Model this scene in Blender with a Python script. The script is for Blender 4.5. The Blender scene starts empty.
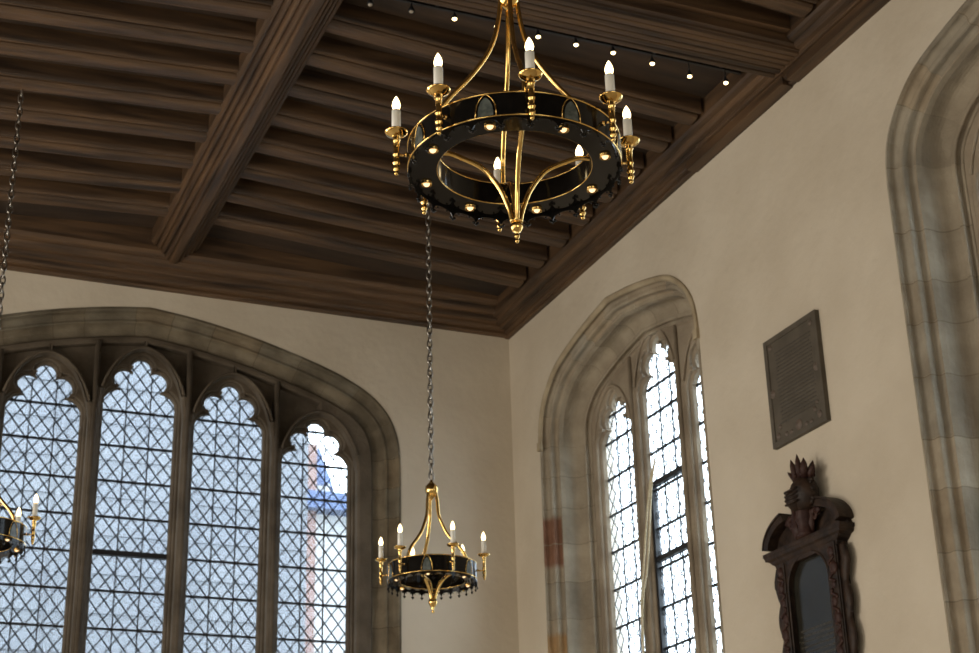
import bpy, math, random
from mathutils import Vector, Matrix
random.seed(7)
D = bpy.data
C = bpy.context.scene.collection
PI = math.pi
EYE = 1.6                       # eye height; the building code below measures z from the eye, floor is at -EYE

# ------------------------------------------------------------------ camera
sc = bpy.context.scene
cam = D.objects.new('camera', D.cameras.new('camera'))
C.objects.link(cam)
R = ((0.92091514, 0.12800128, 0.36814531), (-0.38893188, 0.36344556, 0.84654552), (-0.02544186, -0.92278004, 0.3844863))
cam.matrix_world = Matrix(((R[0][0], -R[0][1], -R[0][2], 0), (R[1][0], -R[1][1], -R[1][2], 0), (R[2][0], -R[2][1], -R[2][2], EYE), (0, 0, 0, 1)))
cam.data.sensor_width = 36
cam.data.lens = 1594.35 / 979 * 36
cam.data.clip_end = 300
cam.data.dof.use_dof = True
cam.data.dof.focus_distance = 6.2
cam.data.dof.aperture_fstop = 6.3
sc.camera = cam

# ------------------------------------------------------------------ world and light
sc.view_settings.view_transform = 'Standard'
sc.view_settings.look = 'None'
sc.view_settings.gamma = 1
sc.view_settings.use_curve_mapping = False
sc.view_settings.exposure = 0.0
w = D.worlds.new('overcast'); sc.world = w; w.use_nodes = True
bg = w.node_tree.nodes['Background']
bg.inputs[0].default_value = (0.80, 0.91, 1.0, 1)
bg.inputs[1].default_value = 8.5


def area(name, loc, rot, sx, sy, power, col):
    l = D.lights.new(name, 'AREA'); l.shape = 'RECTANGLE'; l.size = sx; l.size_y = sy; l.energy = power; l.color = col
    o = D.objects.new(name, l); C.objects.link(o); o.location = loc; o.rotation_euler = rot
    return o


# daylight of the unseen windows in the left wall and of the body of the church behind the camera
for i, (yy, pw) in enumerate(((0.5, 80), (5.0, 115), (9.5, 345))):
    area('left_window_light', (-4.3, yy, 3.6), (0, -PI / 2, 0), 3.4, 3.0, pw, (1.0, .93, .82))
area('rear_window_light', (1.5, -4.2, 3.2), (PI / 2, 0, 0), 5.0, 2.6, 120, (.97, .95, .84))


# ------------------------------------------------------------------ helpers
def tag(o, label=None, cat=None, group=None, kind=None):
    if label: o['label'] = label
    if cat: o['category'] = cat
    if group: o['group'] = group
    if kind: o['kind'] = kind
    return o


def empty(name, loc, rz=0.0):
    o = D.objects.new(name, None); o.empty_display_size = .1
    C.objects.link(o); o.location = loc; o.rotation_euler = (0, 0, rz)
    return o


def copy_tree(o, parent=None):
    c = o.copy(); C.objects.link(c)
    if parent: c.parent = parent
    for ch in list(o.children): copy_tree(ch, c)
    return c


class MB:
    def __init__(s): s.v = []; s.f = []; s.sm = []; s.col = []

    def add(s, verts, faces, smooth=False, M=None, col=None):
        n = len(s.v)
        for p in verts:
            p = Vector(p)
            if M is not None: p = M @ p
            s.v.append(tuple(p)); s.col.append(col or (1, 1, 1))
        for f in faces:
            s.f.append([n + i for i in f]); s.sm.append(smooth)
        return s

    def box(s, a, b, M=None, ch=0.0, col=None):
        x0, y0, z0 = [min(a[i], b[i]) for i in range(3)]; x1, y1, z1 = [max(a[i], b[i]) for i in range(3)]
        if ch <= 0:
            v = [(x0, y0, z0), (x1, y0, z0), (x1, y1, z0), (x0, y1, z0), (x0, y0, z1), (x1, y0, z1), (x1, y1, z1), (x0, y1, z1)]
            return s.add(v, [(0, 3, 2, 1), (4, 5, 6, 7), (0, 1, 5, 4), (1, 2, 6, 5), (2, 3, 7, 6), (3, 0, 4, 7)], M=M, col=col)
        prof = [(x0 + ch, y0), (x1 - ch, y0), (x1, y0 + ch), (x1, y1 - ch), (x1 - ch, y1), (x0 + ch, y1), (x0, y1 - ch), (x0, y0 + ch)]
        v = [(p[0], p[1], z0) for p in prof] + [(p[0], p[1], z1) for p in prof]
        f = [tuple(reversed(range(8))), tuple(range(8, 16))] + [(i, (i + 1) % 8, 8 + (i + 1) % 8, 8 + i) for i in range(8)]
        return s.add(v, f, M=M, col=col)

    def lathe(s, prof, n=20, M=None, smooth=True, cap=True, col=None):
        v = []; f = []
        for (r, z) in prof:
            for k in range(n):
                a = 2 * PI * k / n; v.append((r * math.cos(a), r * math.sin(a), z))
        m = len(prof)
        for i in range(m - 1):
            for k in range(n):
                f.append((i * n + k, i * n + (k + 1) % n, (i + 1) * n + (k + 1) % n, (i + 1) * n + k))
        if cap:
            f.append(tuple(reversed(range(n)))); f.append(tuple(range((m - 1) * n, m * n)))
        return s.add(v, f, smooth, M, col)

    def ball(s, c, r, n=12, sz=1.0, M=None):
        prof = [(max(1e-4, r * math.sin(PI * i / (n // 2 + 2))), -r * sz * math.cos(PI * i / (n // 2 + 2))) for i in range(n // 2 + 3)]
        T = Matrix.Translation(c)
        return s.lathe(prof, n, T if M is None else M @ T)

    def tube(s, pts, r, n=8, closed=False, M=None, col=None):
        P = [Vector(p) for p in pts]; m = len(P)
        rr = r if isinstance(r, (list, tuple)) else [r] * m
        v = []; f = []; up = None
        for i in range(m):
            if closed: t = P[(i + 1) % m] - P[i - 1]
            else: t = P[min(i + 1, m - 1)] - P[max(i - 1, 0)]
            t.normalize()
            if up is None: up = Vector((0, 0, 1)) if abs(t.z) < .9 else Vector((1, 0, 0))
            a = t.cross(up)
            if a.length < 1e-5: a = t.cross(Vector((0, 1, 0)))
            a.normalize(); b = a.cross(t).normalized(); up = b
            for k in range(n):
                an = 2 * PI * k / n; v.append(tuple(P[i] + (a * math.cos(an) + b * math.sin(an)) * rr[i]))
        for i in range(m if closed else m - 1):
            j = (i + 1) % m
            for k in range(n): f.append((i * n + k, i * n + (k + 1) % n, j * n + (k + 1) % n, j * n + k))
        if not closed: f.append(tuple(reversed(range(n)))); f.append(tuple(range((m - 1) * n, m * n)))
        return s.add(v, f, True, M, col)

    def extrude(s, poly, fn, a, b, smooth=False, M=None, col=None):
        """closed polygon list of 2-tuples; fn(p, t) gives the 3D point at t"""
        n = len(poly)
        v = [fn(p, a) for p in poly] + [fn(p, b) for p in poly]
        f = [tuple(range(n)), tuple(reversed(range(n, 2 * n)))] + [(i, n + i, n + (i + 1) % n, (i + 1) % n) for i in range(n)]
        return s.add(v, f, smooth, M, col)

    def build(s, name, mat, parent=None, bevel=0, sub=0, weld=False):
        me = D.meshes.new(name); me.from_pydata(s.v, [], s.f)
        me.polygons.foreach_set('use_smooth', s.sm)
        ca = me.color_attributes.new('tone', 'FLOAT_COLOR', 'POINT')
        for i, c in enumerate(s.col): ca.data[i].color = (c[0], c[1], c[2], 1)
        me.materials.append(mat); me.update()
        import bmesh
        bm = bmesh.new(); bm.from_mesh(me)
        if weld: bmesh.ops.remove_doubles(bm, verts=bm.verts, dist=1e-5)
        bmesh.ops.recalc_face_normals(bm, faces=bm.faces); bm.to_mesh(me); bm.free()
        o = D.objects.new(name, me); C.objects.link(o)
        if parent: o.parent = parent
        if bevel:
            m = o.modifiers.new('b', 'BEVEL'); m.width = bevel; m.segments = 2; m.limit_method = 'ANGLE'
        if sub:
            m = o.modifiers.new('s', 'SUBSURF'); m.levels = sub; m.render_levels = sub
        return o


def inside(p, loop):
    x, y = p; c = False; j = len(loop) - 1
    for i in range(len(loop)):
        a, b = loop[i], loop[j]
        if (a[1] > y) != (b[1] > y) and x < (b[0] - a[0]) * (y - a[1]) / (b[1] - a[1]) + a[0]: c = not c
        j = i
    return c


def grow(lp, d):
    """move each corner of a closed loop by d to the outside of that loop"""
    A = sum(lp[i - 1][0] * lp[i][1] - lp[i][0] * lp[i - 1][1] for i in range(len(lp)))
    sg = 1 if A > 0 else -1; out = []; n = len(lp)
    for i in range(n):
        p, q, r = lp[i - 1], lp[i], lp[(i + 1) % n]
        def nn(a, b):
            l = math.hypot(b[0] - a[0], b[1] - a[1]) or 1
            return ((b[1] - a[1]) / l * sg, -(b[0] - a[0]) / l * sg)
        n1, n2 = nn(p, q), nn(q, r); mx, my = n1[0] + n2[0], n1[1] + n2[1]; l = math.hypot(mx, my)
        if l < .3: mx, my, l = n1[0], n1[1], 1
        k = min(1.6, 2 / l) if l > 0 else 1
        out.append((q[0] + mx / l * d * k, q[1] + my / l * d * k))
    return out


def plate(name, loops, thick, mat, parent, bevel=0.0, M=None):
    """flat plate with holes in local X (u) Z (w); loops: [outer, hole, ...]; local Y 0..thick, front face at 0 with a chamfer"""
    from mathutils.geometry import delaunay_2d_cdt
    def cap(lps):
        V = []; E = []
        for lp in lps:
            k = len(V); V += [Vector(p) for p in lp]; E += [(k + i, k + (i + 1) % len(lp)) for i in range(len(lp))]
        vo, _, fo, *_ = delaunay_2d_cdt(V, E, [], 0, 1e-6)
        F = []
        for f in fo:
            c = (sum(vo[i][0] for i in f) / len(f), sum(vo[i][1] for i in f) / len(f))
            if sum(inside(c, lp) for lp in lps) == 1: F.append(f)
        return [(v[0], v[1]) for v in vo], F
    m = MB()
    fl = [grow(lp, -bevel if i == 0 else bevel) for i, lp in enumerate(loops)] if bevel else loops
    v, f = cap(fl); m.add([(p[0], 0, p[1]) for p in v], f)
    v, f = cap(loops); m.add([(p[0], thick, p[1]) for p in v], f)
    for a_, b_ in zip(fl, loops):
        n = len(a_)
        rows = [[(p[0], 0, p[1]) for p in a_], [(p[0], bevel, p[1]) for p in b_], [(p[0], thick, p[1]) for p in b_]]
        if not bevel: rows = [rows[0], rows[2]]
        V = [p for r in rows for p in r]
        m.add(V, [(k * n + i, k * n + (i + 1) % n, (k + 1) * n + (i + 1) % n, (k + 1) * n + i) for k in range(len(rows) - 1) for i in range(n)])
    o = m.build(name, mat, parent, weld=True)
    if M is not None: o.data.transform(M)
    return o


# ------------------------------------------------------------------ materials
def mat(name, col, rough=.6, metal=0.0, noise=None, bump=0.0, col2=None, stretch=(1, 1, 1), attr=False, emit=None, estr=1.0, coat=0.0, spec=.5, detail=5, contrast=(.35, .65), bscale=None):
    m = D.materials.new(name); m.use_nodes = True
    nt = m.node_tree; N = nt.nodes; L = nt.links; b = N['Principled BSDF']
    b.inputs['Base Color'].default_value = (*col, 1); b.inputs['Roughness'].default_value = rough; b.inputs['Metallic'].default_value = metal
    b.inputs['Coat Weight'].default_value = coat; b.inputs['Specular IOR Level'].default_value = spec
    if emit:
        b.inputs['Emission Color'].default_value = (*emit, 1); b.inputs['Emission Strength'].default_value = estr
    out = None
    if noise:
        tc = N.new('ShaderNodeTexCoord'); mp = N.new('ShaderNodeMapping'); mp.inputs['Scale'].default_value = stretch
        L.new(tc.outputs['Object'], mp.inputs['Vector'])
        nz = N.new('ShaderNodeTexNoise'); nz.inputs['Scale'].default_value = noise; nz.inputs['Detail'].default_value = detail
        L.new(mp.outputs[0], nz.inputs['Vector'])
        cr = N.new('ShaderNodeMapRange'); cr.inputs[1].default_value = contrast[0]; cr.inputs[2].default_value = contrast[1]
        L.new(nz.outputs['Fac'], cr.inputs[0])
        mx = N.new('ShaderNodeMix'); mx.data_type = 'RGBA'
        mx.inputs[6].default_value = (*col, 1); mx.inputs[7].default_value = (*(col2 or col), 1)
        L.new(cr.outputs[0], mx.inputs[0]); out = mx.outputs[2]
        if bump:
            bp = N.new('ShaderNodeBump'); bp.inputs['Strength'].default_value = bump; bp.inputs['Distance'].default_value = .02
            if bscale:
                n2 = N.new('ShaderNodeTexNoise'); n2.inputs['Scale'].default_value = bscale; n2.inputs['Detail'].default_value = 4
                L.new(mp.outputs[0], n2.inputs['Vector']); L.new(n2.outputs['Fac'], bp.inputs['Height'])
            else: L.new(nz.outputs['Fac'], bp.inputs['Height'])
            L.new(bp.outputs[0], b.inputs['Normal'])
    if attr:
        at = N.new('ShaderNodeAttribute'); at.attribute_name = 'tone'
        m2 = N.new('ShaderNodeMix'); m2.data_type = 'RGBA'; m2.blend_type = 'MULTIPLY'; m2.inputs[0].default_value = 1
        if out: L.new(out, m2.inputs[6])
        else: m2.inputs[6].default_value = (*col, 1)
        L.new(at.outputs['Color'], m2.inputs[7]); out = m2.outputs[2]
    if out: L.new(out, b.inputs['Base Color'])
    return m


PLASTER = mat('plaster', (.55, .475, .37), .85, noise=1.3, col2=(.62, .545, .435), bump=.35, bscale=9, spec=.2)
WOODX = mat('oak_along_x', (.020, .011, .006), .5, noise=9, col2=(.125, .068, .031), stretch=(.12, 1.6, 1.6), bump=.4, detail=8, contrast=(.3, .72))
WOODY = mat('oak_along_y', (.020, .011, .006), .5, noise=9, col2=(.125, .068, .031), stretch=(1.6, .12, 1.6), bump=.4, detail=8, contrast=(.3, .72))
BOARD = mat('ceiling_board', (.020, .012, .007), .7, noise=5, col2=(.05, .028, .014), stretch=(.3, 2, 2), bump=.3, detail=7)
STONE = mat('window_stone', (.105, .084, .056), .85, noise=4, col2=(.20, .163, .112), bump=.5, bscale=25, attr=True, spec=.2)  # same stone as the side windows, darkened: backlit shade put into the colour
TRACERY = mat('tracery_stone', (.066, .050, .034), .85, noise=3, col2=(.125, .098, .070), bump=.4, bscale=30, spec=.2)  # mullions against bright panes: their shade is painted into this darker tone
STONER = mat('side_window_stone', (.27, .222, .16), .85, noise=4, col2=(.385, .325, .24), bump=.5, bscale=25, attr=True, spec=.2)  # the same stone in its lit tone, paler than at the end window
TRACERYR = mat('side_tracery_stone', (.24, .19, .135), .85, noise=3, col2=(.36, .295, .215), bump=.4, bscale=30, spec=.2)  # lit-tone copy of the tracery stone
LEAD = mat('lead', (.012, .016, .022), .5)
IRON = mat('black_iron', (.010, .010, .012), .45)
BLACK = mat('black_enamel', (.005, .0045, .004), .12, noise=30, col2=(.008, .007, .006), spec=.25)
BRASS = mat('brass', (.95, .66, .24), .13, metal=1.0, noise=40, col2=(.82, .52, .16))
IVORY = mat('ivory_tube', (.90, .87, .79), .5)
BULB = mat('lit_bulb', (1, .9, .7), .3, emit=(1.0, .74, .36), estr=7)
SPOTL = mat('lit_spot', (1, .9, .7), .3, emit=(1.0, .72, .32), estr=9)
DOWN = mat('lit_downlight', (1, .9, .7), .3, emit=(1.0, .62, .32), estr=1.6)
DEAD = mat('unlit_bulb', (.35, .30, .24), .2)
STEEL = mat('steel_chain', (.32, .295, .26), .3, metal=1.0)
SLATE = mat('plaque_slate', (.070, .057, .040), .6, noise=7, col2=(.10, .081, .058), bump=.2)
PLQ2 = mat('plaque_relief', (.10, .075, .055), .6, noise=20, col2=(.135, .098, .075), bump=.2)
CARVED = mat('carved_oak', (.014, .009, .007), .5, noise=14, col2=(.042, .024, .015), bump=.5, spec=.22)
CARVED2 = mat('carved_red', (.030, .012, .010), .5, noise=18, col2=(.055, .026, .019), bump=.5, spec=.22)
PANEL = mat('black_marble', (.018, .017, .014), .22, noise=6, col2=(.03, .027, .02))
LETTER = mat('dull_letter', (.05, .042, .031), .5)
FLOOR = mat('stone_floor', (.42, .36, .29), .7, noise=2, col2=(.52, .45, .37))
ROPE = mat('cord', (.72, .62, .42), .8, noise=60, col2=(.5, .42, .27))
EXT = mat('exterior_stone', (.128, .135, .152), .9, noise=.8, col2=(.158, .164, .176))
EXT2 = mat('exterior_pink', (.22, .13, .11), .9, noise=1.5, col2=(.26, .16, .13))
EXT3 = mat('exterior_blue', (.05, .085, .20), .7, noise=1.5, col2=(.07, .11, .23))
EXT4 = mat('exterior_white', (.42, .42, .42), .9, noise=1, col2=(.48, .48, .47))
GROUND = mat('ground', (.10, .10, .09), .9, noise=1, col2=(.14, .14, .12))

# leaded glass: clear with a slightly milky, wavy surface
GLASS = D.materials.new('old_glass'); GLASS.use_nodes = True
nt = GLASS.node_tree; N = nt.nodes; L = nt.links; N.clear()
o_ = N.new('ShaderNodeOutputMaterial'); tr = N.new('ShaderNodeBsdfTransparent'); tr.inputs[0].default_value = (.93, .97, 1, 1)
tl = N.new('ShaderNodeBsdfTranslucent'); tl.inputs[0].default_value = (.20, .217, .24, 1)
gl = N.new('ShaderNodeBsdfGlossy'); gl.inputs['Roughness'].default_value = .08
m1 = N.new('ShaderNodeMixShader'); m2 = N.new('ShaderNodeMixShader')
tc = N.new('ShaderNodeTexCoord'); nz = N.new('ShaderNodeTexNoise'); nz.inputs['Scale'].default_value = 5; nz.inputs['Detail'].default_value = 3
L.new(tc.outputs['Object'], nz.inputs['Vector'])
mr = N.new('ShaderNodeMapRange'); mr.inputs[1].default_value = .35; mr.inputs[2].default_value = .65; mr.inputs[3].default_value = .26; mr.inputs[4].default_value = .38
L.new(nz.outputs['Fac'], mr.inputs[0]); L.new(mr.outputs[0], m1.inputs[0])
L.new(tr.outputs[0], m1.inputs[1]); L.new(tl.outputs[0], m1.inputs[2])
m2.inputs[0].default_value = .04; L.new(m1.outputs[0], m2.inputs[1]); L.new(gl.outputs[0], m2.inputs[2]); L.new(m2.outputs[0], o_.inputs[0])

# ------------------------------------------------------------------ room shell (z measured from the eye)
XR, YB = 5.986, 13.293
XL, YF = -4.6, -4.6
ZF, ZT = -EYE, 6.75


def catmull(pts, n=6):
    P = [pts[0]] + list(pts) + [pts[-1]]; out = []
    for i in range(1, len(P) - 2):
        for k in range(n):
            t = k / n; a, b, c, d = P[i - 1], P[i], P[i + 1], P[i + 2]
            out.append(tuple(.5 * ((2 * b[j]) + (-a[j] + c[j]) * t + (2 * a[j] - 5 * b[j] + 4 * c[j] - d[j]) * t * t + (-a[j] + 3 * b[j] - 3 * c[j] + d[j]) * t ** 3) for j in range(len(b))))
    out.append(tuple(P[-2])); return out


def full_arch(half, zs):
    """half: [(u,z)...] from apex to springing; returns open path right sill -> apex -> left sill"""
    h = catmull(half, 5)
    right = [(half[-1][0], zs)] + list(reversed(h))
    left = [(-p[0], p[1]) for p in reversed(right[:-1])]
    return right + left


def offset_path(P, d):
    out = []
    for i in range(len(P)):
        a = P[max(i - 1, 0)]; b = P[min(i + 1, len(P) - 1)]
        tx, tz = b[0] - a[0], b[1] - a[1]; l = math.hypot(tx, tz)
        nx, nz = -tz / l, tx / l              # path runs up the right side: left normal is inward
        out.append((P[i][0] + nx * d, P[i][1] + nz * d))
    return out


def arch_z(P, u):
    best = None
    for a, b in zip(P[:-1], P[1:]):
        if (a[0] - u) * (b[0] - u) <= 0 and abs(a[0] - b[0]) > 1e-6:
            t = (u - a[0]) / (b[0] - a[0]); z = a[1] + t * (b[1] - a[1])
            best = z if best is None else max(best, z)
    return best if best is not None else -9


def resample(P, marks_gap, joint=.010):
    """cut the path into blocks; returns [(point, block index or -1 for a joint)]"""
    segs = [0]
    for a, b in zip(P[:-1], P[1:]): segs.append(segs[-1] + math.hypot(b[0] - a[0], b[1] - a[1]))
    T = segs[-1]

    def at(s):
        for i in range(len(P) - 1):
            if s <= segs[i + 1] + 1e-9:
                t = (s - segs[i]) / max(1e-9, segs[i + 1] - segs[i])
                return (P[i][0] + t * (P[i + 1][0] - P[i][0]), P[i][1] + t * (P[i + 1][1] - P[i][1]))
        return P[-1]
    out = []; s = 0; k = 0
    while s < T:
        e = min(T, s + marks_gap * random.uniform(.75, 1.3))
        if T - e < .15: e = T
        n = max(2, int((e - joint - s) / .05))
        for i in range(n + 1): out.append((s + (e - joint - s) * i / n, k))
        s = e; k += 1
    return [(at(x), k, x) for x, k in out], T


def cusped(uc, hw, tip, zs, H=.505):
    k = hw / .32; v = H / .505; z0 = tip - H
    pts = [(.32, .03)]

    def arc3(a, m, b, n=7):
        ax, ay = a; bx, by = m; cx, cy = b
        d = 2 * (ax * (by - cy) + bx * (cy - ay) + cx * (ay - by))
        ux = ((ax * ax + ay * ay) * (by - cy) + (bx * bx + by * by) * (cy - ay) + (cx * cx + cy * cy) * (ay - by)) / d
        uy = ((ax * ax + ay * ay) * (cx - bx) + (bx * bx + by * by) * (ax - cx) + (cx * cx + cy * cy) * (bx - ax)) / d
        r = math.hypot(ax - ux, ay - uy); a0 = math.atan2(ay - uy, ax - ux); a1 = math.atan2(cy - uy, cx - ux); am = math.atan2(by - uy, bx - ux)
        while a1 < a0: a1 += 2 * PI
        while am < a0: am += 2 * PI
        if am > a1: a1 -= 2 * PI
        return [(ux + r * math.cos(a0 + (a1 - a0) * i / n), uy + r * math.sin(a0 + (a1 - a0) * i / n)) for i in range(1, n + 1)]
    pts += arc3((.32, .03), (.285, .155), (.175, .205))
    pts += arc3((.175, .205), (.225, .345), (.075, .365), 10)
    pts += arc3((.075, .365), (.078, .46), (0, .505), 6)
    half = pts
    right = [(uc + p[0] * k, z0 + p[1] * v) for p in half]
    left = [(uc - p[0] * k, z0 + p[1] * v) for p in reversed(half[:-1])]
    return [(uc + hw, zs)] + right + left + [(uc - hw, zs)]


def plainarch(uc, hw, tip, zs, H):
    out = [(uc + hw, zs)]
    n = 16
    for i in range(2 * n + 1):
        t = 1 - i / n
        z = H * (1 - abs(t) ** 2.3) ** .62
        z = z * (1 - .10 * abs(t)) if abs(t) < 1 else 0
        out.append((uc + hw * t, tip - H + max(0, z)))
    out.append((uc - hw, zs))
    return out


def cleanloop(lp):
    o = []
    for p in lp:
        if not o or math.hypot(p[0] - o[-1][0], p[1] - o[-1][1]) > .004: o.append(p)
    if math.hypot(o[0][0] - o[-1][0], o[0][1] - o[-1][1]) < .004: o.pop()
    return o


HOOD = {}


def build_window(name, loc, rz, half, zs, prof, lights, Dg, front, barz, label, redblock=None, heavy=None):
    root = empty(name, loc, rz); tag(root, label, 'window', kind='structure')
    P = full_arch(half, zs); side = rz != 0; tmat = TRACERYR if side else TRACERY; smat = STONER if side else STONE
    # stone surround: moulded profile swept round the opening, in separate blocks
    S, T = resample(P, .36)
    tones = {}
    pts = [s[0] for s in S]
    rows = [offset_path(pts, ins) for ins, d in prof]
    mb = MB(); n = len(prof); cols = []
    for i in range(len(S)):
        k = S[i][1]
        if k not in tones:
            g = random.uniform(.86, 1.10); wq = random.uniform(-.05, .05)
            tones[k] = (g * (1 + wq), g, g * (1 - wq * 1.2))
            g2 = g * random.uniform(.9, 1.08); tones[(k, 1)] = (g2, g2, g2 * 1.0)
        for j in range(n):
            ins, d = prof[j]
            mb.v.append((rows[j][i][0], d, rows[j][i][1]))
            tn = tones[k] if ins < .118 else tones[(k, 1)]
            if redblock and S[i][0][0] * redblock[2] > 0:
                if redblock[0] < S[i][0][1] < redblock[1] and ins < .118: tn = (.60, .36, .30)
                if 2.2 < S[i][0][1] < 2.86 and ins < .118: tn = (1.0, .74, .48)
            mb.col.append(tn)
    for i in range(len(S) - 1):
        jt = S[i][1] != S[i + 1][1]
        if jt:                                       # recessed mortar joint with its own colour
            base = len(mb.v)
            for q in (i, i + 1):
                for j in range(n):
                    x, y, z = mb.v[q * n + j]
                    mb.v.append((x, y + .002, z)); mb.col.append((.74, .72, .68))
            for j in range(n - 1):
                mb.f.append((base + j, base + j + 1, base + n + j + 1, base + n + j)); mb.sm.append(False)
        else:
            for j in range(n - 1):
                mb.f.append((i * n + j, i * n + j + 1, (i + 1) * n + j + 1, (i + 1) * n + j)); mb.sm.append(False)
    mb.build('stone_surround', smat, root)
    if name == 'window_2':                          # hood mould over the arch only, ending in square stops
        hp = [p for p in P if p[1] > half[-1][1] - .001]
        mb = MB(); pr = [(-.016, .0), (-.016, -.018), (.0, -.026), (.018, -.022), (.030, -.008), (.034, .006)]
        rw = [offset_path(hp, i_) for i_, d_ in pr]
        g = (1.12, 1.08, .98)
        for i in range(len(hp)):
            for j in range(len(pr)): mb.v.append((rw[j][i][0], pr[j][1], rw[j][i][1])); mb.col.append(g)
        for i in range(len(hp) - 1):
            for j in range(len(pr) - 1): k = len(pr); mb.f.append((i * k + j, i * k + j + 1, (i + 1) * k + j + 1, (i + 1) * k + j)); mb.sm.append(False)
        z0_ = half[-1][1]
        for s_ in (-1, 1): mb.box((s_ * (half[-1][0] + .018), -.030, z0_ - .03), (s_ * (half[-1][0] - .040), .004, z0_ + .05), col=g)
        mb.build('hood_mould', smat, root)
    hole = [(p[0], p[1]) for p in P]
    outer = cleanloop(offset_path(P, -.01)[:])
    outer = [(outer[0][0], zs - .12)] + outer + [(outer[-1][0], zs - .12)]
    # inner plate with cusped lights
    lp = [outer] + [cleanloop(cusped(u, hw, tip, zs + .02, H)) for (u, hw, tip, H) in lights]
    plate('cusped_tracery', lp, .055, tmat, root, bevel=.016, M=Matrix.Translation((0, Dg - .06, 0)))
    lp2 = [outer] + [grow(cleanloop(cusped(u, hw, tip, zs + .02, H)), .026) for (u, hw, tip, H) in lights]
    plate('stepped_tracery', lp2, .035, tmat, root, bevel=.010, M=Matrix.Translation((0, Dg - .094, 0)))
    # front plate: plain arches, spandrel pockets
    inn = offset_path(P, prof[-1][0] - .03)
    fb = Dg - .09
    loops = [[(p[0], p[1]) for p in [(inn[0][0], zs - .02)] + cleanloop(inn) + [(inn[-1][0], zs - .02)]]]
    ms = offset_path(P, prof[-1][0] + .035)
    AR = []
    for (u, hw, tip, H) in lights:
        AR.append(plainarch(u, hw + .05, tip + .055, zs + .02, H + .06)); loops.append(cleanloop(AR[-1]))
    for (a, b) in zip(range(len(lights) - 1), range(1, len(lights))):
        um = (lights[a][0] + lights[b][0]) / 2
        for sgn, i in ((-1, a), (1, b)):
            uc = lights[i][0]; top = []; bot = []
            for q in range(40):
                u = um + sgn * (.022 + q * .012)
                if (uc - u) * sgn < 0: break
                zt = arch_z(ms, u); zb = max(arch_z(AR[i], u) + .035, lights[i][2] - lights[i][3] + .16)
                if zt - zb > .02: top.append((u, zt)); bot.append((u, zb))
                elif top: break
            if len(top) > 3: loops.append(cleanloop(top + list(reversed(bot))))
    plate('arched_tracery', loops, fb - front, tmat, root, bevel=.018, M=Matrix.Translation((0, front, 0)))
    # rolls on the face of each mullion
    for (a, b) in zip(range(len(lights) - 1), range(1, len(lights))):
        um = (lights[a][0] + lights[b][0]) / 2
        top = arch_z(ms, um)
        m = MB(); m.tube([(um, front - .004, zs), (um, front - .004, (zs + top) / 2), (um, front - .004, top + .02)], .020, 8)
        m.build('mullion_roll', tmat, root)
    # arch rolls
    for i, A in enumerate(AR):
        a2 = cleanloop([p for p in A if p[1] > lights[i][2] - .46])
        a2 = [(lights[i][0] + (p[0] - lights[i][0]) * 1.05, p[1] + .012) for p in a2]
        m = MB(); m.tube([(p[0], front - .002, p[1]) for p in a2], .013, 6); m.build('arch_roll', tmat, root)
    # glazing of each light
    for li, (u, hw, tip, H) in enumerate(lights):
        z0, z1 = zs - .02, tip + .02; a, b = u - hw - .015, u + hw + .015
        # panes: a gently uneven sheet
        m = MB(); nx, nz = 8, 40; V = []; F = []
        for i in range(nx + 1):
            for k in range(nz + 1):
                V.append((a + (b - a) * i / nx, Dg + random.uniform(-.0015, .0015), z0 + (z1 - z0) * k / nz))
        for i in range(nx):
            for k in range(nz): F.append((i * (nz + 1) + k, (i + 1) * (nz + 1) + k, (i + 1) * (nz + 1) + k + 1, i * (nz + 1) + k + 1))
        m.add(V, F, True); m.build('glass_panes', GLASS, root)
        # lead lattice
        m = MB(); dx, dz = .126, .1625; sl = dz / dx; r = .0052 if rz == 0 else .0028

        def strip(p, q, hwid, d=.004):
            dx_, dz_ = q[0] - p[0], q[1] - p[1]; l = math.hypot(dx_, dz_)
            if l < .01: return
            nx_, nz_ = -dz_ / l * hwid, dx_ / l * hwid
            vv = []
            for yy in (Dg - d, Dg + d):
                for s1, s2 in ((p, 1), (q, 1), (q, -1), (p, -1)): vv.append((s1[0] + nx_ * s2, yy, s1[1] + nz_ * s2))
            m.add(vv, [(0, 1, 2, 3), (7, 6, 5, 4), (0, 4, 5, 1), (1, 5, 6, 2), (2, 6, 7, 3), (3, 7, 4, 0)])
        zb = barz[0]
        k0 = int((z0 - zb) / dz) - 8; k1 = int((z1 - zb) / dz) + 8
        for k in range(k0, k1):
            for sg in (1, -1):
                za = zb + k * dz
                # line z = za + sg*sl*(x-u)
                xa, xb = a, b
                f = lambda x: za + sg * sl * (x - u)
                lo, hi = sorted((f(xa), f(xb)))
                if hi < z0 or lo > z1: continue
                ts = [xa, xb]
                if f(xa) < z0 or f(xa) > z1: ts[0] = u + ((z0 if f(xa) < z0 else z1) - za) / (sg * sl)
                if f(xb) < z0 or f(xb) > z1: ts[1] = u + ((z0 if f(xb) < z0 else z1) - za) / (sg * sl)
                strip((ts[0], f(ts[0])), (ts[1], f(ts[1])), r)
        m.build('lead_lattice', LEAD, root)
        m = MB()
        for f in (-1 / 3, 1 / 3): strip((u + f * hw, z0), (u + f * hw, tip - .14), .0045, .007)
        for z in barz:
            if z < z1 - .06: strip((a, z), (b, z), .0085, .011)
        m.build('saddle_bars', IRON, root)
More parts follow.
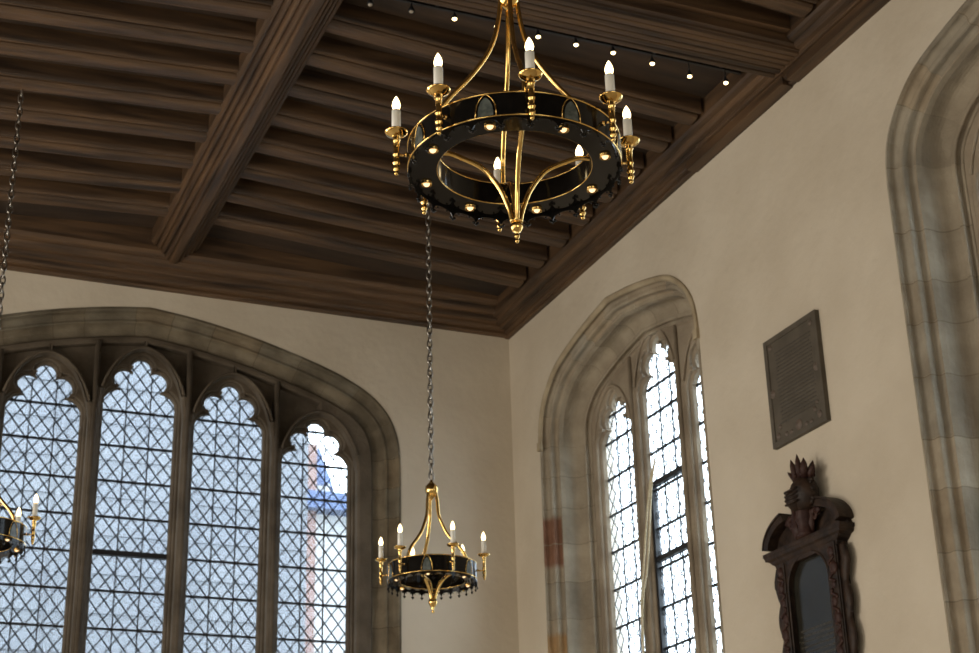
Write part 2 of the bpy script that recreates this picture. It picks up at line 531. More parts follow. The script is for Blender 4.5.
    if heavy:
        li, zz = heavy
        u, hw = lights[li][0], lights[li][1]
        m = MB()
        for z in zz: m.box((u - hw, Dg - .03, z - .022), (u + hw, Dg + .02, z + .022))
        if side: m.box((u - hw - .005, Dg - .035, zs), (u - hw + .035, Dg + .02, zz[0] + .022))
        if side: m.box((u + hw - .02, Dg - .035, zs), (u + hw + .005, Dg + .02, zz[0] + .022))
        m.build('casement_frame', IRON, root)
    return root, P


halfB = [(0, 5.755), (.43, 5.700), (.90, 5.605), (1.30, 5.495), (1.60, 5.40), (1.86, 5.295), (2.10, 5.155), (2.27, 4.97), (2.355, 4.75), (2.378, 4.50)]
halfR = [(0, 5.495), (.45, 5.425), (.87, 5.325), (1.10, 5.235), (1.28, 5.09), (1.39, 4.94), (1.44, 4.78), (1.455, 4.60)]
halfR3 = [(p[0], p[1] + .06) for p in halfR]
ZS = .7
UB, VR2, VR3 = 2.46, 11.205, 5.857


def arcp(p, q, bulge, n=5):
    """arc from p to q; positive bulge swells towards the room / the opening"""
    out = []
    for k in range(1, n + 1):
        t = k / n; dx, dy = q[0] - p[0], q[1] - p[1]; l = math.hypot(dx, dy)
        h = bulge * math.sin(PI * t); out.append((p[0] + dx * t + dy / l * h, p[1] + dy * t - dx / l * h))
    return out


profB = [(-.006, .30), (-.006, -.006), (.018, -.012), (.030, .004)] + arcp((.030, .004), (.085, .070), -.022) + [(.092, .066)] + arcp((.092, .066), (.118, .082), .012) + [(.122, .096)] + arcp((.122, .096), (.205, .150), -.020) + [(.210, .146)] + arcp((.210, .146), (.232, .165), .010) + [(.236, .18), (.25, .185), (.25, .25)]
profR = [(-.006, .5), (-.006, -.006), (.012, -.010), (.016, .010)] + arcp((.016, .010), (.050, .055), -.016) + [(.054, .050)] + arcp((.054, .050), (.088, .085), .020) + [(.086, .105)] + arcp((.086, .105), (.118, .125), -.010) + [(.134, .124), (.138, .165)] + arcp((.138, .165), (.228, .340), -.055, 9) + [(.228, .325)] + arcp((.228, .325), (.250, .360), .026) + [(.252, .375)] + arcp((.252, .375), (.276, .405), .024) + [(.28, .46)]
LB = [(-1.652, .313, 4.931, .4713), (-.83, .32, 5.205, .505), (0, .32, 5.353, .505), (.82, .32, 5.205, .505), (1.643, .3187, 4.9317, .4717)]
LR = [(-.765, .31, 4.946, .49), (.045, .31, 5.19, .505), (.885, .31, 4.943, .49)]
LR3 = [(u, h, t + .06, H) for u, h, t, H in LR]
barB = [4.53 - .325 * k for k in range(-1, 12)]
barR = [4.221 - .335 * k for k in range(-1, 11)]
barR.insert(0, 4.80)
winB, PB = build_window('window_1', (UB, YB, 0), 0, halfB, ZS, profB, LB, .31, .12, barB,
                        'five-light stone window with diamond leaded panes under a wide flattened arch in the end wall', heavy=(2, (3.56,)))
winR, PR = build_window('window_2', (XR, VR2, 0), -PI / 2, halfR, ZS, profR, LR, .485, .385, barR,
                        'tall three-light stone window with white sky in its panes, near the corner of the room', redblock=(3.46, 3.92, -1), heavy=(1, (3.94, 3.29)))
winR3, PR3 = build_window('window_3', (XR, VR3, 0), -PI / 2, halfR3, ZS, profR, LR3, .485, .385, barR,
                          'stone window jamb and arch cut off by the right edge of the photo')


# walls with openings
def wall(name, outer, holes, th, M, label):
    o = plate(name, [outer] + holes, th, PLASTER, None)
    o.data.transform(M); o.data.update()
    tag(o, label, 'wall', kind='structure'); return o


wall('wall_back', [(XL - .3 - UB, ZF), (XR + .3 - UB, ZF), (XR + .3 - UB, ZT), (XL - .3 - UB, ZT)], [cleanloop(PB)], .6,
     Matrix.Translation((UB, YB, 0)), 'pale plaster end wall around the five-light window')
holesR = [[(-(VR2) + p[0], p[1]) for p in cleanloop(PR)], [(-(VR3) + p[0], p[1]) for p in cleanloop(PR3)]]
wall('wall_right', [(-YB, ZF), (-YF, ZF), (-YF, ZT), (-YB, ZT)], holesR, .75,
     Matrix.Translation((XR, 0, 0)) @ Matrix.Rotation(-PI / 2, 4, 'Z'), 'warm cream plaster side wall with plaque and monument')
MB().box((XL - .3, YF, ZF), (XL, YB, ZT)).build('wall_left', PLASTER)
MB().box((XL - .3, YF - .3, ZF), (XR + .3, YF, ZT)).build('wall_front', PLASTER)
MB().box((XL - .3, YF - .3, ZF - .2), (XR + .75, YB + .6, ZF)).build('floor', FLOOR)
for n, l in (('wall_left', 'plaster wall out of view on the left'), ('wall_front', 'plaster wall behind the camera'), ('floor', 'pale stone floor below the picture')):
    tag(D.objects[n], l, n.split('_')[0], kind='structure')

# ------------------------------------------------------------------ ceiling: low pitched, moulded oak
XC = 2.58; PITCH = .06
ZJ = 6.25                                     # underside of the joists at the ridge


def zc(x): return ZJ - PITCH * abs(x - XC)


ceil = MB()
for x0, x1 in ((XL - .3, XC), (XC, XR + .3)):
    a, b = zc(x0) + .15, zc(x1) + .15
    ceil.add([(x0, YF - .3, a), (x1, YF - .3, b), (x1, YB + .1, b), (x0, YB + .1, a), (x0, YF - .3, a + .12), (x1, YF - .3, b + .12), (x1, YB + .1, b + .12), (x0, YB + .1, a + .12)],
             [(0, 3, 2, 1), (4, 5, 6, 7), (0, 1, 5, 4), (1, 2, 6, 5), (2, 3, 7, 6), (3, 0, 4, 7)])
CE = ceil.build('ceiling', BOARD)
tag(CE, 'dark oak ceiling of moulded joists and boards', 'ceiling', kind='structure')
# joist profile (y, z) with z=0 at the underside
JP = [(0, .16), (0, .050), (.004, .030), (.012, .018), (.022, .014), (.032, .018), (.036, .034), (.040, .052), (.052, .050), (.058, .022), (.070, .006), (.095, 0), (.175, .002), (.205, .014), (.220, .035), (.225, .055), (.225, .16)]


def joist(y, xa, xb):
    m = MB()
    for _ in (0,):
        v = []; n = len(JP); bow = random.uniform(-.006, .006)
        for x in (xa, (xa + xb) / 2, xb):
            for (py, pz) in JP: v.append((x, y + py + (bow if x not in (xa, xb) else 0), zc(x) + pz + (bow if x not in (xa, xb) else 0)))
        f = [tuple(range(n)), tuple(reversed(range(2 * n, 3 * n)))]
        for s in (0, 1):
            for i in range(n - 1): f.append((s * n + i, s * n + i + 1, (s + 1) * n + i + 1, (s + 1) * n + i))
        m.add(v, f)
    return m.build('joist', WOODX, CE)


JY = [12.22 - .463 * k for k in range(8)] + [7.42 - .463 * k for k in range(5)]
for y in JY:
    joist(y, XC + .17, 5.70)
    joist(y, -.75, XC - .17)


def moulded(width, depth, ribs, deep=.02):
    """profile across a beam underside: list of (t, z) from -w/2 to w/2; z=0 at underside"""
    p = [(-width / 2, depth), (-width / 2, .05), (-width / 2 + .018, .035), (-width / 2 + .022, .02)]
    a, b = -width / 2 + .03, width / 2 - .03; s = (b - a) / ribs
    for i in range(ribs):
        c = a + s * i
        p += [(c + s * .06, .018 if i in (0, ribs - 1) else .006), (c + s * .2, .002), (c + s * .5, 0), (c + s * .8, .002), (c + s * .94, .006), (c + s, deep)]
    p += [(width / 2 - .022, .02), (width / 2 - .018, .035), (width / 2, .05), (width / 2, depth)]
    return p


RB = [(.215, .30), (.215, .150), (.200, .135), (.190, .120), (.176, .118), (.168, .128), (.160, .100), (.148, .086), (.136, .084), (.126, .094), (.118, .066), (.106, .052), (.094, .050), (.084, .060), (.076, .034), (.064, .020), (.052, .018), (.044, .026), (.038, .006), (.024, 0)]
RB = RB + [(-a, b) for a, b in reversed(RB)]
m = MB(); m.extrude(RB, lambda p, t: (XC + p[0], t, 6.10 + p[1]), YF, YB)
m.box((XC - .195, YF, 6.245), (XC + .195, YB, 6.42)); m.build('ridge_beam', WOODY, CE)
for yt in (8.07, 2.6):
    m = MB(); v = []
    m.extrude(moulded(.42, .35, 6, .022), lambda p, t: (t, yt + p[0], 5.985 + p[1]), -.9, XR)
    m.box((-.9, yt - .27, 6.10), (XR, yt + .27, 6.36)); m.build('tie_beam', WOODX, CE)
# cornices: stepped rolls from wall up to the joists
CP = [(0, -.32), (0, 0), (.05, 0), (.062, .012), (.060, .030), (.085, .036), (.105, .052), (.108, .070), (.150, .078), (.165, .072), (.185, .082), (.190, .105), (.235, .112), (.262, .130), (.270, .150), (.300, .155), (.325, .165), (.345, .19), (.345, .42), (0, .42)]
CPB = CP[1:]
m = MB(); m.extrude(CPB, lambda p, t: (t, YB - p[0], 5.935 + p[1] * 1.25), -.9, XR - .001); m.build('cornice', WOODX, CE)
m = MB(); m.extrude(CPB, lambda p, t: (XR - p[0] * .74, t, 5.925 + p[1] * .80), YF, YB - .001)
for y0, y1 in ((8.19, 9.57), (4.0, 8.13)): m.box((XR - .10, y0, 5.915), (XR, y1, 5.985), ch=.01)
m.build('cornice', WOODY, CE)
m = MB(); m.extrude(CPB, lambda p, t: (-.9 + p[0], t, 5.925 + p[1] * .80), YF, YB - .001); m.build('cornice', WOODY, CE)

# ------------------------------------------------------------------ outside
MB().box((-40, 14.5, -2.0), (60, 60, -1.9)).box((7.2, -20, -2.0), (60, 14.5, -1.9)).build('ground', GROUND)
tag(D.objects['ground'], 'open ground outside the windows', 'ground', kind='structure')
bd = empty('building', (0, 22, -1.9)); tag(bd, 'pale blue-grey stone building beyond the five-light window', 'building')
bo = MB().box((-9, 0, 0), (6.55, 4, 14.4)).build('wall', EXT, bd)
m = MB()
for k in range(26): m.box((-9, -.03, .55 * k + .2), (6.55, 0, .55 * k + .212))
for k in range(8): m.box((-8.5 + 1.9 * k, -.06, 0), (-8.44 + 1.9 * k, 0, 14.4))
m.build('stone_courses', EXT, bd)
b2 = empty('building', (7.5, 31, -1.9)); tag(b2, 'pink and white building with blue roofs glimpsed through the rightmost light', 'building')
MB().box((-1, 0, 0), (1.92, 4, 12.7)).build('tower', EXT2, b2)
MB().box((1.92, .2, 0), (3.4, 3.6, 11.3)).box((2.06, .6, 11.5), (2.40, 1.2, 12.05)).build('wall', EXT4, b2)
m = MB(); m.extrude([(1.15, 11.62), (2.7, 11.60), (3.5, 11.22), (1.15, 11.25)], lambda p, t: (p[0], t, p[1]), -.25, 3.8); m.build('roof', EXT3, b2)
m = MB(); m.lathe([(.36, 0), (.30, .2), (.12, .62), (.02, .95)], 8, Matrix.Translation((2.23, .9, 12.0)), smooth=False); m.build('turret_roof', EXT3, b2)


# ------------------------------------------------------------------ chandeliers
def az(a): a = math.radians(a); return math.cos(a), math.sin(a)


def polar(r, a, z): c, s = az(a); return (r * c, r * s, z)


def chandelier(name, loc, label, n, a0, Rc, Ro, Ri, zt, zb, zpan, zbot, armz, upper, lower, rods, down, crest_n, crest_h, finial, top, motif, ch):
    """z values are from the eye; loc z is the height of the lowest point"""
    Z = loc[2]; root = empty(name, loc); tag(root, label, 'chandelier', 'candle chandeliers hanging from the ceiling')
    q = lambda z: z - Z
    nn = 96
    m = MB()
    prof = [(Ro, q(zb)), (Ro, q(zt)), (Ro - .005, q(zt)), (Ro - .005, q(zb) + .005), (Ri + .004, q(zb) + .005), (Ri + .004, q(zt) - .004), (Ri, q(zt) - .004), (Ri, q(zb))]
    v = []; f = []
    for (r, z) in prof:
        for k in range(nn): v.append((r * math.cos(2 * PI * k / nn), r * math.sin(2 * PI * k / nn), z))
    for i in range(8):
        j = (i + 1) % 8
        for k in range(nn): f.append((i * nn + k, i * nn + (k + 1) % nn, j * nn + (k + 1) % nn, j * nn + k))
    m.add(v, f)
    o = m.build('ring', BLACK, root)
    for p in o.data.polygons: p.use_smooth = True
    md = o.modifiers.new('e', 'EDGE_SPLIT'); md.split_angle = math.radians(40)
    for r, z, t in ((Ro, q(zt), .0035), (Ro, q(zb) + .004, .0035), (Ri, q(zt) - .004, .003), (Ri, q(zb) + .003, .003)):
        m = MB(); m.tube([(r * math.cos(2 * PI * k / nn), r * math.sin(2 * PI * k / nn), z) for k in range(nn)], t, 6, closed=True)
        m.build('gilt_rim', BRASS, root)
    # pierced cresting hanging from the outer edge
    m = MB(); th = .003; w = 360 / crest_n; c = 10
    for u in range(crest_n):
        A = a0 + u * w
        for s in range(c):
            t0, t1 = s / c, (s + 1) / c
            dd = []
            for t in (t0, t1):
                x = 2 * t - 1
                dd.append(crest_h * (.16 + .62 * (1 - math.sqrt(max(0, 1 - abs(x) ** 2.2)))))
            vv = []
            for t, d in ((t0, dd[0]), (t1, dd[1])):
                for r in (Ro - th, Ro):
                    vv.append(polar(r, A + w * t, q(zb))); vv.append(polar(r, A + w * t, q(zb) - d))
            m.add(vv, [(0, 4, 5, 1), (2, 3, 7, 6), (0, 2, 6, 4), (1, 5, 7, 3), (0, 1, 3, 2), (4, 6, 7, 5)])
        for da, dz, r in ((0, .93, .0065), (-.085 * w, .80, .006), (.085 * w, .80, .006), (.27 * w, .34, .004), (-.27 * w, .34, .004)):
            x, y, z = polar(Ro - th / 2, A + da, q(zb) - crest_h * dz); m.ball((x, y, z), r, 6)
    m.build('cresting', BLACK, root)
    rr_ = .0095 if n == 8 else .0125
    for a in rods:
        m = MB(); P = catmull([polar(r, a, q(z)) for r, z in upper], 5); m.tube(P, rr_, 10); m.build('upper_rod', BRASS, root)
        m = MB(); P = catmull([polar(r, a, q(z)) for r, z in lower], 5); m.tube(P, rr_, 10); m.build('lower_rod', BRASS, root)
    m = MB(); m.lathe([(r, q(z)) for r, z in finial], 20); m.build('bottom_finial', BRASS, root)
    m = MB(); m.lathe([(r, q(z)) for r, z in top], 20); m.build('top_crown', BRASS, root)
    # candle arms
    for k in range(n):
        a = a0 + 360 / n * k; x, y, _ = polar(Rc, a, 0); T = Matrix.Translation((x, y, q(zpan)))
        m = MB(); h = zpan - zbot
        m.lathe([(.002, -h), (.006, -h + .003), (.0085, -h + .009), (.006, -h + .014), (.010, -h + .020), (.013, -h + .028), (.010, -h + .034), (.010, -h + .042), (.0145, -h + .047), (.0145, -h + .053), (.0105, -h + .058), (.0105, -h * .54),
                 (.014, -h * .51), (.014, -h * .48), (.0105, -h * .45), (.012, -.030), (.016, -.024), (.011, -.016), (.018, -.005), (.018, 0)], 14, T)
        m.tube([polar(Ro - .002, a, q(armz)), polar((Ro + Rc) / 2, a, q(armz) - .003), polar(Rc, a, q(armz))], .005, 8)
        m.ball(polar(Ro + .006, a, q(armz)), .009, 8)
        arm = m.build('candle_arm', BRASS, root)
        m = MB(); m.lathe([(.010, -.010), (.020, -.008), (.036, 0), (.042, .008), (.0425, .011), (.040, .010), (.032, .003), (.012, -.002), (.012, .012), (.018, .014), (.018, .018)], 20, T, cap=False); m.build('drip_pan', BRASS, arm)
        sh = ch * .62
        m = MB(); m.lathe([(.0165, .004), (.0165, sh), (.012, sh + .003), (.010, sh + .003)], 16, T); m.build('candle_sleeve', IVORY, arm)
        m = MB(); m.lathe([(.009, sh), (.0135, sh + (ch - sh) * .18), (.0155, sh + (ch - sh) * .38), (.0125, sh + (ch - sh) * .62), (.006, sh + (ch - sh) * .86), (.0008, ch)], 14, T); m.build('flame_bulb', BULB, arm)
    # lamps in the underside
    for a in down:
        x, y, _ = polar((Ro + Ri) / 2, a, 0); T = Matrix.Translation((x, y, q(zb)))
        m = MB(); m.lathe([(.012, -.002), (.020, -.010), (.020, -.006), (.022, .002)], 16, T, cap=False); d = m.build('downlight', BRASS, root)
        m = MB(); m.ball((x, y, q(zb) - .003), .0125, 10); m.build('bulb', DOWN, d)
    # small pointed arches on the band, gilt outline and pale inset
    for a in motif:
        hh = zt - zb; wd = .036 / Ro * 180 / PI
        pts = [(-1, .06), (-1, .3), (-.88, .55), (-.6, .78), (-.25, .92), (0, .97), (.25, .92), (.6, .78), (.88, .55), (1, .3), (1, .06)]
        m = MB(); m.tube([polar(Ro + .002, a + p[0] * wd, q(zb) + hh * p[1]) for p in pts], .0022, 6); mo = m.build('arch_motif', BRASS, root)
        inner = [(p[0] * .74, .06 + (p[1] - .06) * .84) for p in pts]
        m = MB(); L1 = [polar(Ro + .0045, a + p[0] * wd, q(zb) + hh * p[1]) for p in inner]; L0 = [polar(Ro - .002, a + p[0] * wd, q(zb) + hh * p[1]) for p in inner]
        k = len(inner); m.add(L1 + L0, [tuple(range(k))] + [(i, (i + 1) % k, k + (i + 1) % k, k + i) for i in range(k)]); m.build('inset', INSET, mo)
    return root


INSET = mat('grey_inset', (.06, .07, .065), .25, noise=40, col2=(.13, .145, .13))


def chain(root, Z, z0, z1, pitch=.050, r=.0045, hw=.014):
    m = MB(); z = z0; k = 0
    while z < z1:
        L_ = pitch * .5 + r; a = []
        for i in range(12):
            t = 2 * PI * i / 12
            p = (hw * math.cos(t), 0, z + pitch / 2 + (L_ + r) * math.sin(t)) if k % 2 == 0 else (0, hw * math.cos(t), z + pitch / 2 + (L_ + r) * math.sin(t))
            a.append((p[0], p[1], p[2] - Z))
        m.tube(a, r, 6, closed=True); z += pitch; k += 1
    return m.build('chain', STEEL, root)


up1 = [(.030, 3.45), (.040, 3.36), (.056, 3.28), (.082, 3.21), (.12, 3.145), (.168, 3.08), (.22, 3.02), (.265, 2.96), (.292, 2.90), (.30, 2.81)]
lo1 = [(.282, 2.775), (.236, 2.777), (.184, 2.757), (.114, 2.719), (.059, 2.648), (.027, 2.57), (.013, 2.51)]
fin1 = [(.001, 2.428), (.006, 2.430), (.008, 2.437), (.005, 2.444), (.010, 2.452), (.009, 2.460), (.006, 2.466), (.016, 2.474), (.022, 2.487), (.022, 2.497), (.016, 2.508), (.010, 2.515), (.014, 2.522), (.012, 2.53), (.004, 2.535)]
top1 = [(.010, 3.40), (.036, 3.43), (.040, 3.46), (.032, 3.50), (.036, 3.56), (.045, 3.58), (.020, 3.61), (.012, 3.63), (.004, 3.66)]
c1 = chandelier('chandelier', (2.12, 4.61, 2.428), 'large black and gilt ring chandelier with eight candles, nearest and highest in view', 8, -105.9, .425, .383, .280,
                2.815, 2.722, 2.846, 2.680, 2.765, up1, lo1, [-106, -16, 74, 164], [-128.4 + 45 * k for k in range(8)], 24, .045, fin1, top1, [-128.4 + 45 * k for k in range(8)], .158)
chain(c1, 2.428, 3.64, 6.16)
up2 = [(.020, 3.29), (.040, 3.20), (.048, 3.10), (.066, 3.04), (.105, 2.955), (.150, 2.895), (.200, 2.838), (.232, 2.785), (.245, 2.73)]
lo2 = [(.215, 2.66), (.150, 2.668), (.095, 2.645), (.055, 2.60), (.028, 2.545), (.012, 2.49)]
fin2 = [(.001, 2.396), (.008, 2.40), (.011, 2.410), (.006, 2.418), (.012, 2.426), (.008, 2.434), (.020, 2.445), (.030, 2.465), (.030, 2.480), (.022, 2.497), (.010, 2.505), (.004, 2.51)]
top2 = [(.006, 3.20), (.022, 3.225), (.042, 3.25), (.047, 3.275), (.042, 3.30), (.022, 3.322), (.012, 3.332), (.010, 3.345), (.003, 3.35)]
c2 = chandelier('chandelier', (3.915, 10.11, 2.396), 'smaller ring chandelier with six candles hanging before the corner of the room', 6, -148.2, .36, .310, .225,
                2.730, 2.615, 2.780, 2.610, 2.680, up2, lo2, [-34, 86, 206], [-118 + 60 * k for k in range(6)], 28, .055, fin2, top2, [-118 + 60 * k for k in range(6)], .172)
c3 = copy_tree(c2); c3.location = (.92, 10.56, 2.396 + .14); c3.rotation_euler = (0, 0, math.radians(8.2))
c3['label'] = 'ring chandelier half cut off by the left edge in front of the leaded window'
chain(c2, 2.396, 3.345, 6.17, .056, .0062, .017)
chain(c3, 2.396, 3.345, 6.15 - .14, .056, .0062, .017)

# ------------------------------------------------------------------ track with small spotlights beside the tie beam
tk = empty('lighting_track', (4.3, 8.45, 6.125)); tag(tk, 'thin dark lighting track fixed along the far side of the tie beam', 'lighting track')
MB().box((-1.72, -.012, -.012), (1.42, .012, .012)).build('rail', IRON, tk)
for k in range(6): MB().box((-1.5 + .55 * k - .012, -.11, -.006), (-1.5 + .55 * k + .012, .008, .03)).build('bracket', IRON, tk)
spots = [(2.88, 6.03), (3.17, 6.045), (3.48, 6.06), (3.79, 6.07), (4.10, 6.06), (4.39, 6.06), (4.68, 6.06), (4.99, 6.04), (5.29, 6.00), (5.59, 6.01)]
names = ['unlit small spotlight on the track, next to the ridge beam', 'unlit small spotlight on the track, second from the ridge beam'] + \
        ['lit small track spotlight, ' + s for s in ('leftmost of the glowing ones', 'second of the glowing ones from the left, beside the chandelier rod', 'third glowing one, beside the nearest candle',
         'fourth glowing one from the left', 'fourth glowing one from the right', 'third glowing one from the right', 'second glowing one from the right', 'nearest the right wall')]
for i, (x, zz) in enumerate(spots):
    s = empty('spotlight', (x, 8.45, zz)); tag(s, names[i], 'spotlight', 'spotlights on the lighting track')
    m = MB(); m.lathe([(.021, .0), (.023, .003), (.021, .018), (.012, .034), (.007, .045), (.007, .053)], 14, cap=False); m.lathe([(.004, .04), (.004, 6.125 - zz)], 8)
    m.build('lamp_housing', IRON, s)
    m = MB(); m.ball((0, 0, .001), .0165, 12, .6); m.build('bulb', DEAD if i < 2 else SPOTL, s)

# ------------------------------------------------------------------ plaque
pq = empty('wall_plaque', (XR, 8.52, 3.39)); tag(pq, 'dark brown rectangular inscribed plaque on the cream side wall', 'plaque')
MB().box((-.028, -.325, 0), (0, .325, .79)).build('slab', SLATE, pq, bevel=.003)
m = MB()
for a, b in (((-.325, 0), (-.285, .79)), ((.285, 0), (.325, .79)), ((-.285, 0), (.285, .04)), ((-.285, .75), (.285, .79))):
    m.box((-.036, a[0], a[1]), (-.028, b[0], b[1]))
m.build('border', SLATE, pq, bevel=.002)
m = MB()
rnd = random.Random(3)
for r in range(20):
    y = -.215 + rnd.uniform(0, .03); z = .66 - r * .027
    while y < .22:
        L_ = rnd.uniform(.012, .055); y2 = min(y + L_, .235)
        m.box((-.0295, -y2, z), (-.028, -y, z + .009)); y = y2 + .010
m.build('inscription', LETTER, pq)
for (y, z, r) in ((-.27, .40, .032), (.27, .385, .032), (0, .075, .04), (-.25, .07, .026), (.25, .07, .026), (-.25, .72, .022), (.25, .72, .022), (-.15, .05, .018), (.15, .06, .018), (-.20, .12, .02), (.22, .13, .018), (-.235, .16, .016), (-.09, .055, .016), (.09, .055, .016)):
    m = MB(); T = Matrix.Translation((-.030, y, z))
    m.lathe([(r, 0), (r * .85, .006), (r * .5, .004), (r * .35, .010), (.001, .012)], 12, T @ Matrix.Rotation(-PI / 2, 4, 'Y'), cap=False)
    m.build('rosette', PLQ2, pq)

# ------------------------------------------------------------------ wall monument: local x = towards room is negative, y along wall, z up
mo = empty('wall_monument', (XR, 8.525, 1.115)); tag(mo, 'dark carved wall monument with arched panel and crested helmet on top', 'monument')
z_ = lambda z: z - 1.10
m = MB(); Y0 = .32
# back body with arched opening in front frame
arch = [(-.22, z_(1.30))] + [(-.22 * math.cos(PI * i / 20), z_(2.37) + .20 * math.sin(PI * i / 20)) for i in range(21)] + [(.22, z_(1.30))]
fr = plate('frame', [[(-Y0, z_(1.15)), (Y0, z_(1.15)), (Y0, z_(2.62)), (-Y0, z_(2.62))], arch], .10, CARVED, mo, bevel=.008)
fr.data.transform(Matrix.Translation((-.145, 0, 0)) @ Matrix.Rotation(-PI / 2, 4, 'Z'))
MB().box((-.055, -Y0, z_(1.10)), (0, Y0, z_(2.62))).build('backboard', CARVED, mo)
MB().box((-.075, -.235, z_(1.25)), (-.055, .235, z_(2.60))).build('marble_panel', PANEL, mo)
m = MB()
for r in range(22):
    z = z_(2.08) - r * .035; y = -.19
    while y < .19:
        L_ = rnd.uniform(.015, .06); y2 = min(y + L_, .195); m.box((-.0762, y, z), (-.075, y2, z + .012)); y = y2 + .010
m.build('inscription', LETTER, mo)
m = MB(); m.tube([(-.147, p[0], p[1]) for p in arch], .009, 8); m.build('arch_moulding', CARVED, mo)
# side pilasters with carved scrollwork
for s in (-1, 1):
    m = MB(); m.box((-.165, s * .235, z_(1.15)), (-.14, s * .315, z_(2.56)), ch=.004); pl = m.build('pilaster', CARVED, mo)
    m = MB(); z = 2.50; k = 0
    while z > 1.2:
        r = .030 + .008 * math.sin(k * 2.1)
        m.ball((-.160, s * (.275 + .012 * math.sin(k * 1.7)), z_(z)), r, 10, 1.25)
        m.tube([(-.175, s * (.275 + .028 * math.cos(t * .7 + k)), z_(z - .03 - .009 * t)) for t in range(8)], .011, 6)
        z -= .105; k += 1
    m.build('carved_drop', CARVED2, pl)
    m = MB(); pts = []
    for i in range(60):
        t = i / 59; z = 2.54 - 1.3 * t
        pts.append((-.09, s * (.325 + .022 * abs(math.sin(t * 5.5 * PI)) + .018 * (1 - t) * (1 if t < .1 else .3)), z_(z)))
    m.tube(pts, [.030 + .012 * abs(math.sin(i / 59 * 5.5 * PI)) for i in range(60)], 8)
    for i in range(8):
        zz = 2.42 - i * .165
        sp = [(-.09 + 0 * q, s * (.352 + .022 * math.cos(q * .8) * (1 - q / 11)), z_(zz) + .024 * math.sin(q * .8) * (1 - q / 11)) for q in range(10)]
        m.tube(sp, .013, 6)
    m.build('side_scroll', CARVED, mo)
# cornice: front edge at x=-.206
m = MB()
cpf = [(0, 2.535), (.145, 2.535), (.150, 2.560), (.165, 2.575), (.175, 2.592), (.196, 2.604), (.200, 2.625), (.206, 2.632), (.206, 2.655), (0, 2.665)]
W = .425
rings = []
for (d, z) in cpf:
    hw = Y0 - .145 + d * 1.25 if d > 0 else None
    rings.append((d, z))
v = []; f = []
for (d, z) in cpf[1:-1]:
    e = (d - .145) / .061; hw = Y0 + .012 + e * (W - Y0 - .012)
    v += [(0, -hw, z_(z)), (-d, -hw, z_(z)), (-d, hw, z_(z)), (0, hw, z_(z))]
nr = len(cpf) - 2
for i in range(nr - 1):
    for k in range(4): f.append((i * 4 + k, i * 4 + (k + 1) % 4, (i + 1) * 4 + (k + 1) % 4, (i + 1) * 4 + k))
f.append((3, 2, 1, 0)); f.append(tuple(range((nr - 1) * 4, nr * 4)))
m.add(v, f); m.build('cornice', CARVED, mo)
# broken segmental pediment: two curved horns
for s in (-1, 1):
    m = MB(); out = []; inn = []
    for i in range(13):
        t = i / 12; a = math.radians(8 + 62 * t)
        yy = .425 - .30 * (1 - math.cos(a)) / (1 - math.cos(math.radians(70))) * .78; zz = 2.655 + .215 * math.sin(a) / math.sin(math.radians(70))
        out.append((s * yy, z_(zz)))
    for i in range(13):
        p = out[i]; t = i / 12; inn.append((p[0] - s * (.050 + .0 * t) * (1 - .55 * t), p[1] - .012 - .034 * t))
    m.extrude(out + list(reversed(inn)), lambda p, t: (t, p[0], p[1]), -.195, 0)
    out2 = [(p[0] * 1.0, p[1] + .016) for p in out]
    m.extrude(out2 + list(reversed(out)), lambda p, t: (t, p[0] + s * .006, p[1]), -.206, 0)
    m.build('pediment_horn', CARVED, mo)
    # tympanum filling and leaf under it
    m = MB(); m.extrude([(s * .41, z_(2.66)), (s * .34, z_(2.78)), (s * .24, z_(2.82)), (s * .06, z_(2.78)), (s * .04, z_(2.66))], lambda p, t: (t, p[0], p[1]), -.06, 0)
    m.build('tympanum', CARVED, mo)
    m = MB()
    sp = [(-.13, s * (.13 + .045 * math.cos(q * .62) * (1 - q / 15)), z_(2.79) + .05 * math.sin(q * .62) * (1 - q / 15)) for q in range(14)]
    m.tube(sp, [.024 - .001 * q for q in range(14)], 8)
    m.tube([(-.12, s * .06, z_(2.67)), (-.14, s * .085, z_(2.75)), (-.13, s * .08, z_(2.84)), (-.11, s * .12, z_(2.90))], [.035, .04, .032, .012], 8)
    m.build('mantling', CARVED2, mo)
for o in list(mo.children_recursive): o.data.transform(Matrix.Diagonal((.56, 1.06, 1, 1)))
HC = -.095
# helmet with a crown of leaves
m = MB(); T = Matrix.Translation((HC, 0, z_(2.655)))
m.lathe([(.06, 0), (.052, .03), (.045, .08), (.06, .12), (.052, .17), (.06, .20)], 18, T)
m.build('pedestal', CARVED2, mo)
m = MB(); T = Matrix.Translation((HC - .01, -.01, z_(2.925))) @ Matrix.Diagonal((.95, 1.16, 1.16, 1))
m.lathe([(.045, -.085), (.062, -.075), (.080, -.05), (.093, -.01), (.094, .03), (.082, .065), (.055, .09), (.045, .095)], 20, T)
m.ball((HC - .045, .035, z_(2.905)), .075, 14, 1.05)
for q in range(4): m.tube([(HC - .08, .105 - .01 * q, z_(2.955 - .028 * q)), (HC - .118, .06, z_(2.948 - .028 * q)), (HC - .115, .0, z_(2.95 - .028 * q)), (HC - .095, -.05, z_(2.96 - .028 * q))], .0075, 6)
for s_ in (-1, 1):
    for (z1_, r1_) in ((2.99, .032), (2.93, .036), (2.865, .034)):
        m.tube([(HC - .02, s_ * (.098 + .028 * math.cos(t * .8) * (1 - t / 11)), z_(z1_) + r1_ * .8 * math.sin(t * .8) * (1 - t / 11)) for t in range(10)], .013, 6)
m.tube([(HC, .105, z_(2.99)), (HC-.05, .09, z_(2.975)), (HC-.085, .02, z_(2.965)), (HC-.07, -.06, z_(2.96)), (HC-.01, -.105, z_(2.97))], .012, 6)
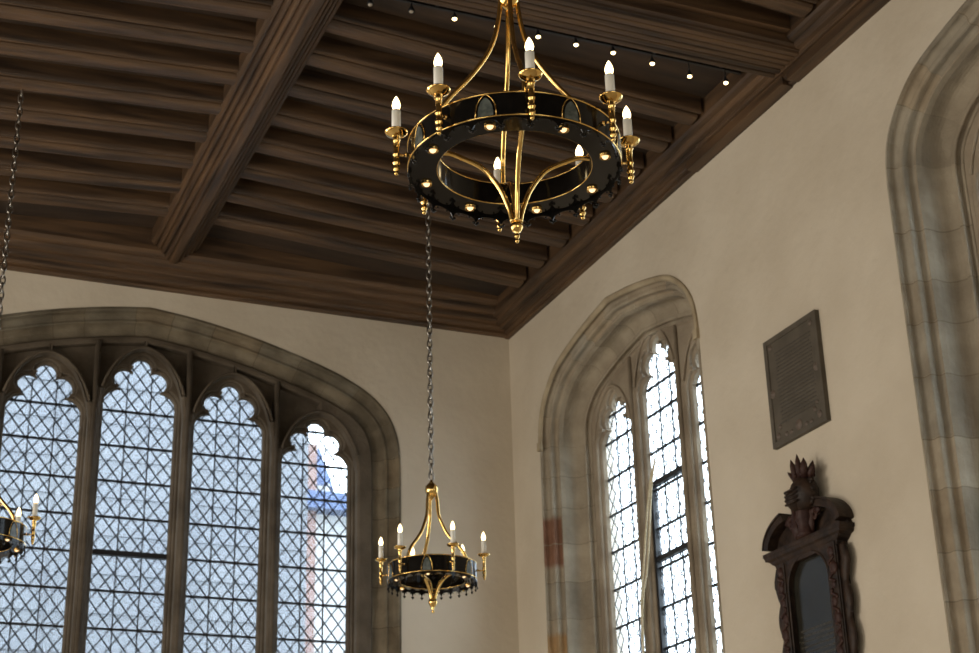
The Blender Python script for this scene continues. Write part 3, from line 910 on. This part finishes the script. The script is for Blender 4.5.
hm = m.build('helmet', CARVED, mo)
m = MB(); T = Matrix.Translation((HC, 0, z_(3.015)))
m.lathe([(.046, 0), (.056, .01), (.052, .03), (.056, .045), (.05, .05)], 18, T)
for (dx, dy, ox, oy, h, r_) in ((-.03, .055, -.01, .045, .085, .020), (-.045, .02, -.015, .012, .145, .026), (.03, .03, .01, .02, .13, .026), (-.045, -.02, -.01, -.006, .165, .024),
                              (-.035, -.055, -.01, -.02, .125, .028), (.03, -.04, .01, -.02, .12, .028), (0, -.075, 0, -.04, .075, .026)):
    m.tube([(HC + dx * .8, dy * 1.0, z_(3.03)), (HC + dx, dy * 1.25, z_(3.03) + h * .42), (HC + dx + ox * .6, dy * 1.25 + oy * .6, z_(3.03) + h * .75), (HC + dx + ox, dy * 1.25 + oy, z_(3.03) + h)], [r_ * .8, r_, r_ * .65, .002], 6)
for k in range(8):
    a = 2 * PI * k / 8; m.ball((HC + .06 * math.cos(a), .072 * math.sin(a), z_(3.055)), .017, 8)
m.build('crown_crest', CARVED2, mo)
for o in mo.children:
    if o.name.split('.')[0] in ('helmet', 'crown_crest', 'pedestal'): o.data.transform(Matrix.Translation((0, -.085 if o.name[0] != 'p' else -.05, 0)))

# ------------------------------------------------------------------ window cord on the middle light of the side window
CORD = [(11.17, 4.075), (11.27, 3.835), (11.42, 3.27), (11.545, 2.862)]
cd = empty('window_cord', (XR + .34, 11.3, 2.0)); tag(cd, 'pale double cord hanging down beside the middle light of the side window', 'cord')
for s_ in (-1, 1):
    P = catmull([(.01, CORD[0][0] - 11.3, CORD[0][1] - 2), (0, CORD[1][0] - 11.3 + s_ * .02, CORD[1][1] - 2), (0, CORD[2][0] - 11.3 + s_ * .034, CORD[2][1] - 2), (0, CORD[3][0] - 11.3 + s_ * .012, CORD[3][1] - 2), (0, CORD[3][0] - 11.3 + .03, CORD[3][1] - 2.8)], 6)
    m = MB(); m.tube(P, .009, 6); m.build('cord_strand', ROPE, cd)

# ------------------------------------------------------------------ lift everything from eye level to floor level
for o in list(C.objects):
    if o.parent is None and o.type not in {'CAMERA', 'LIGHT'}: o.location.z += EYE
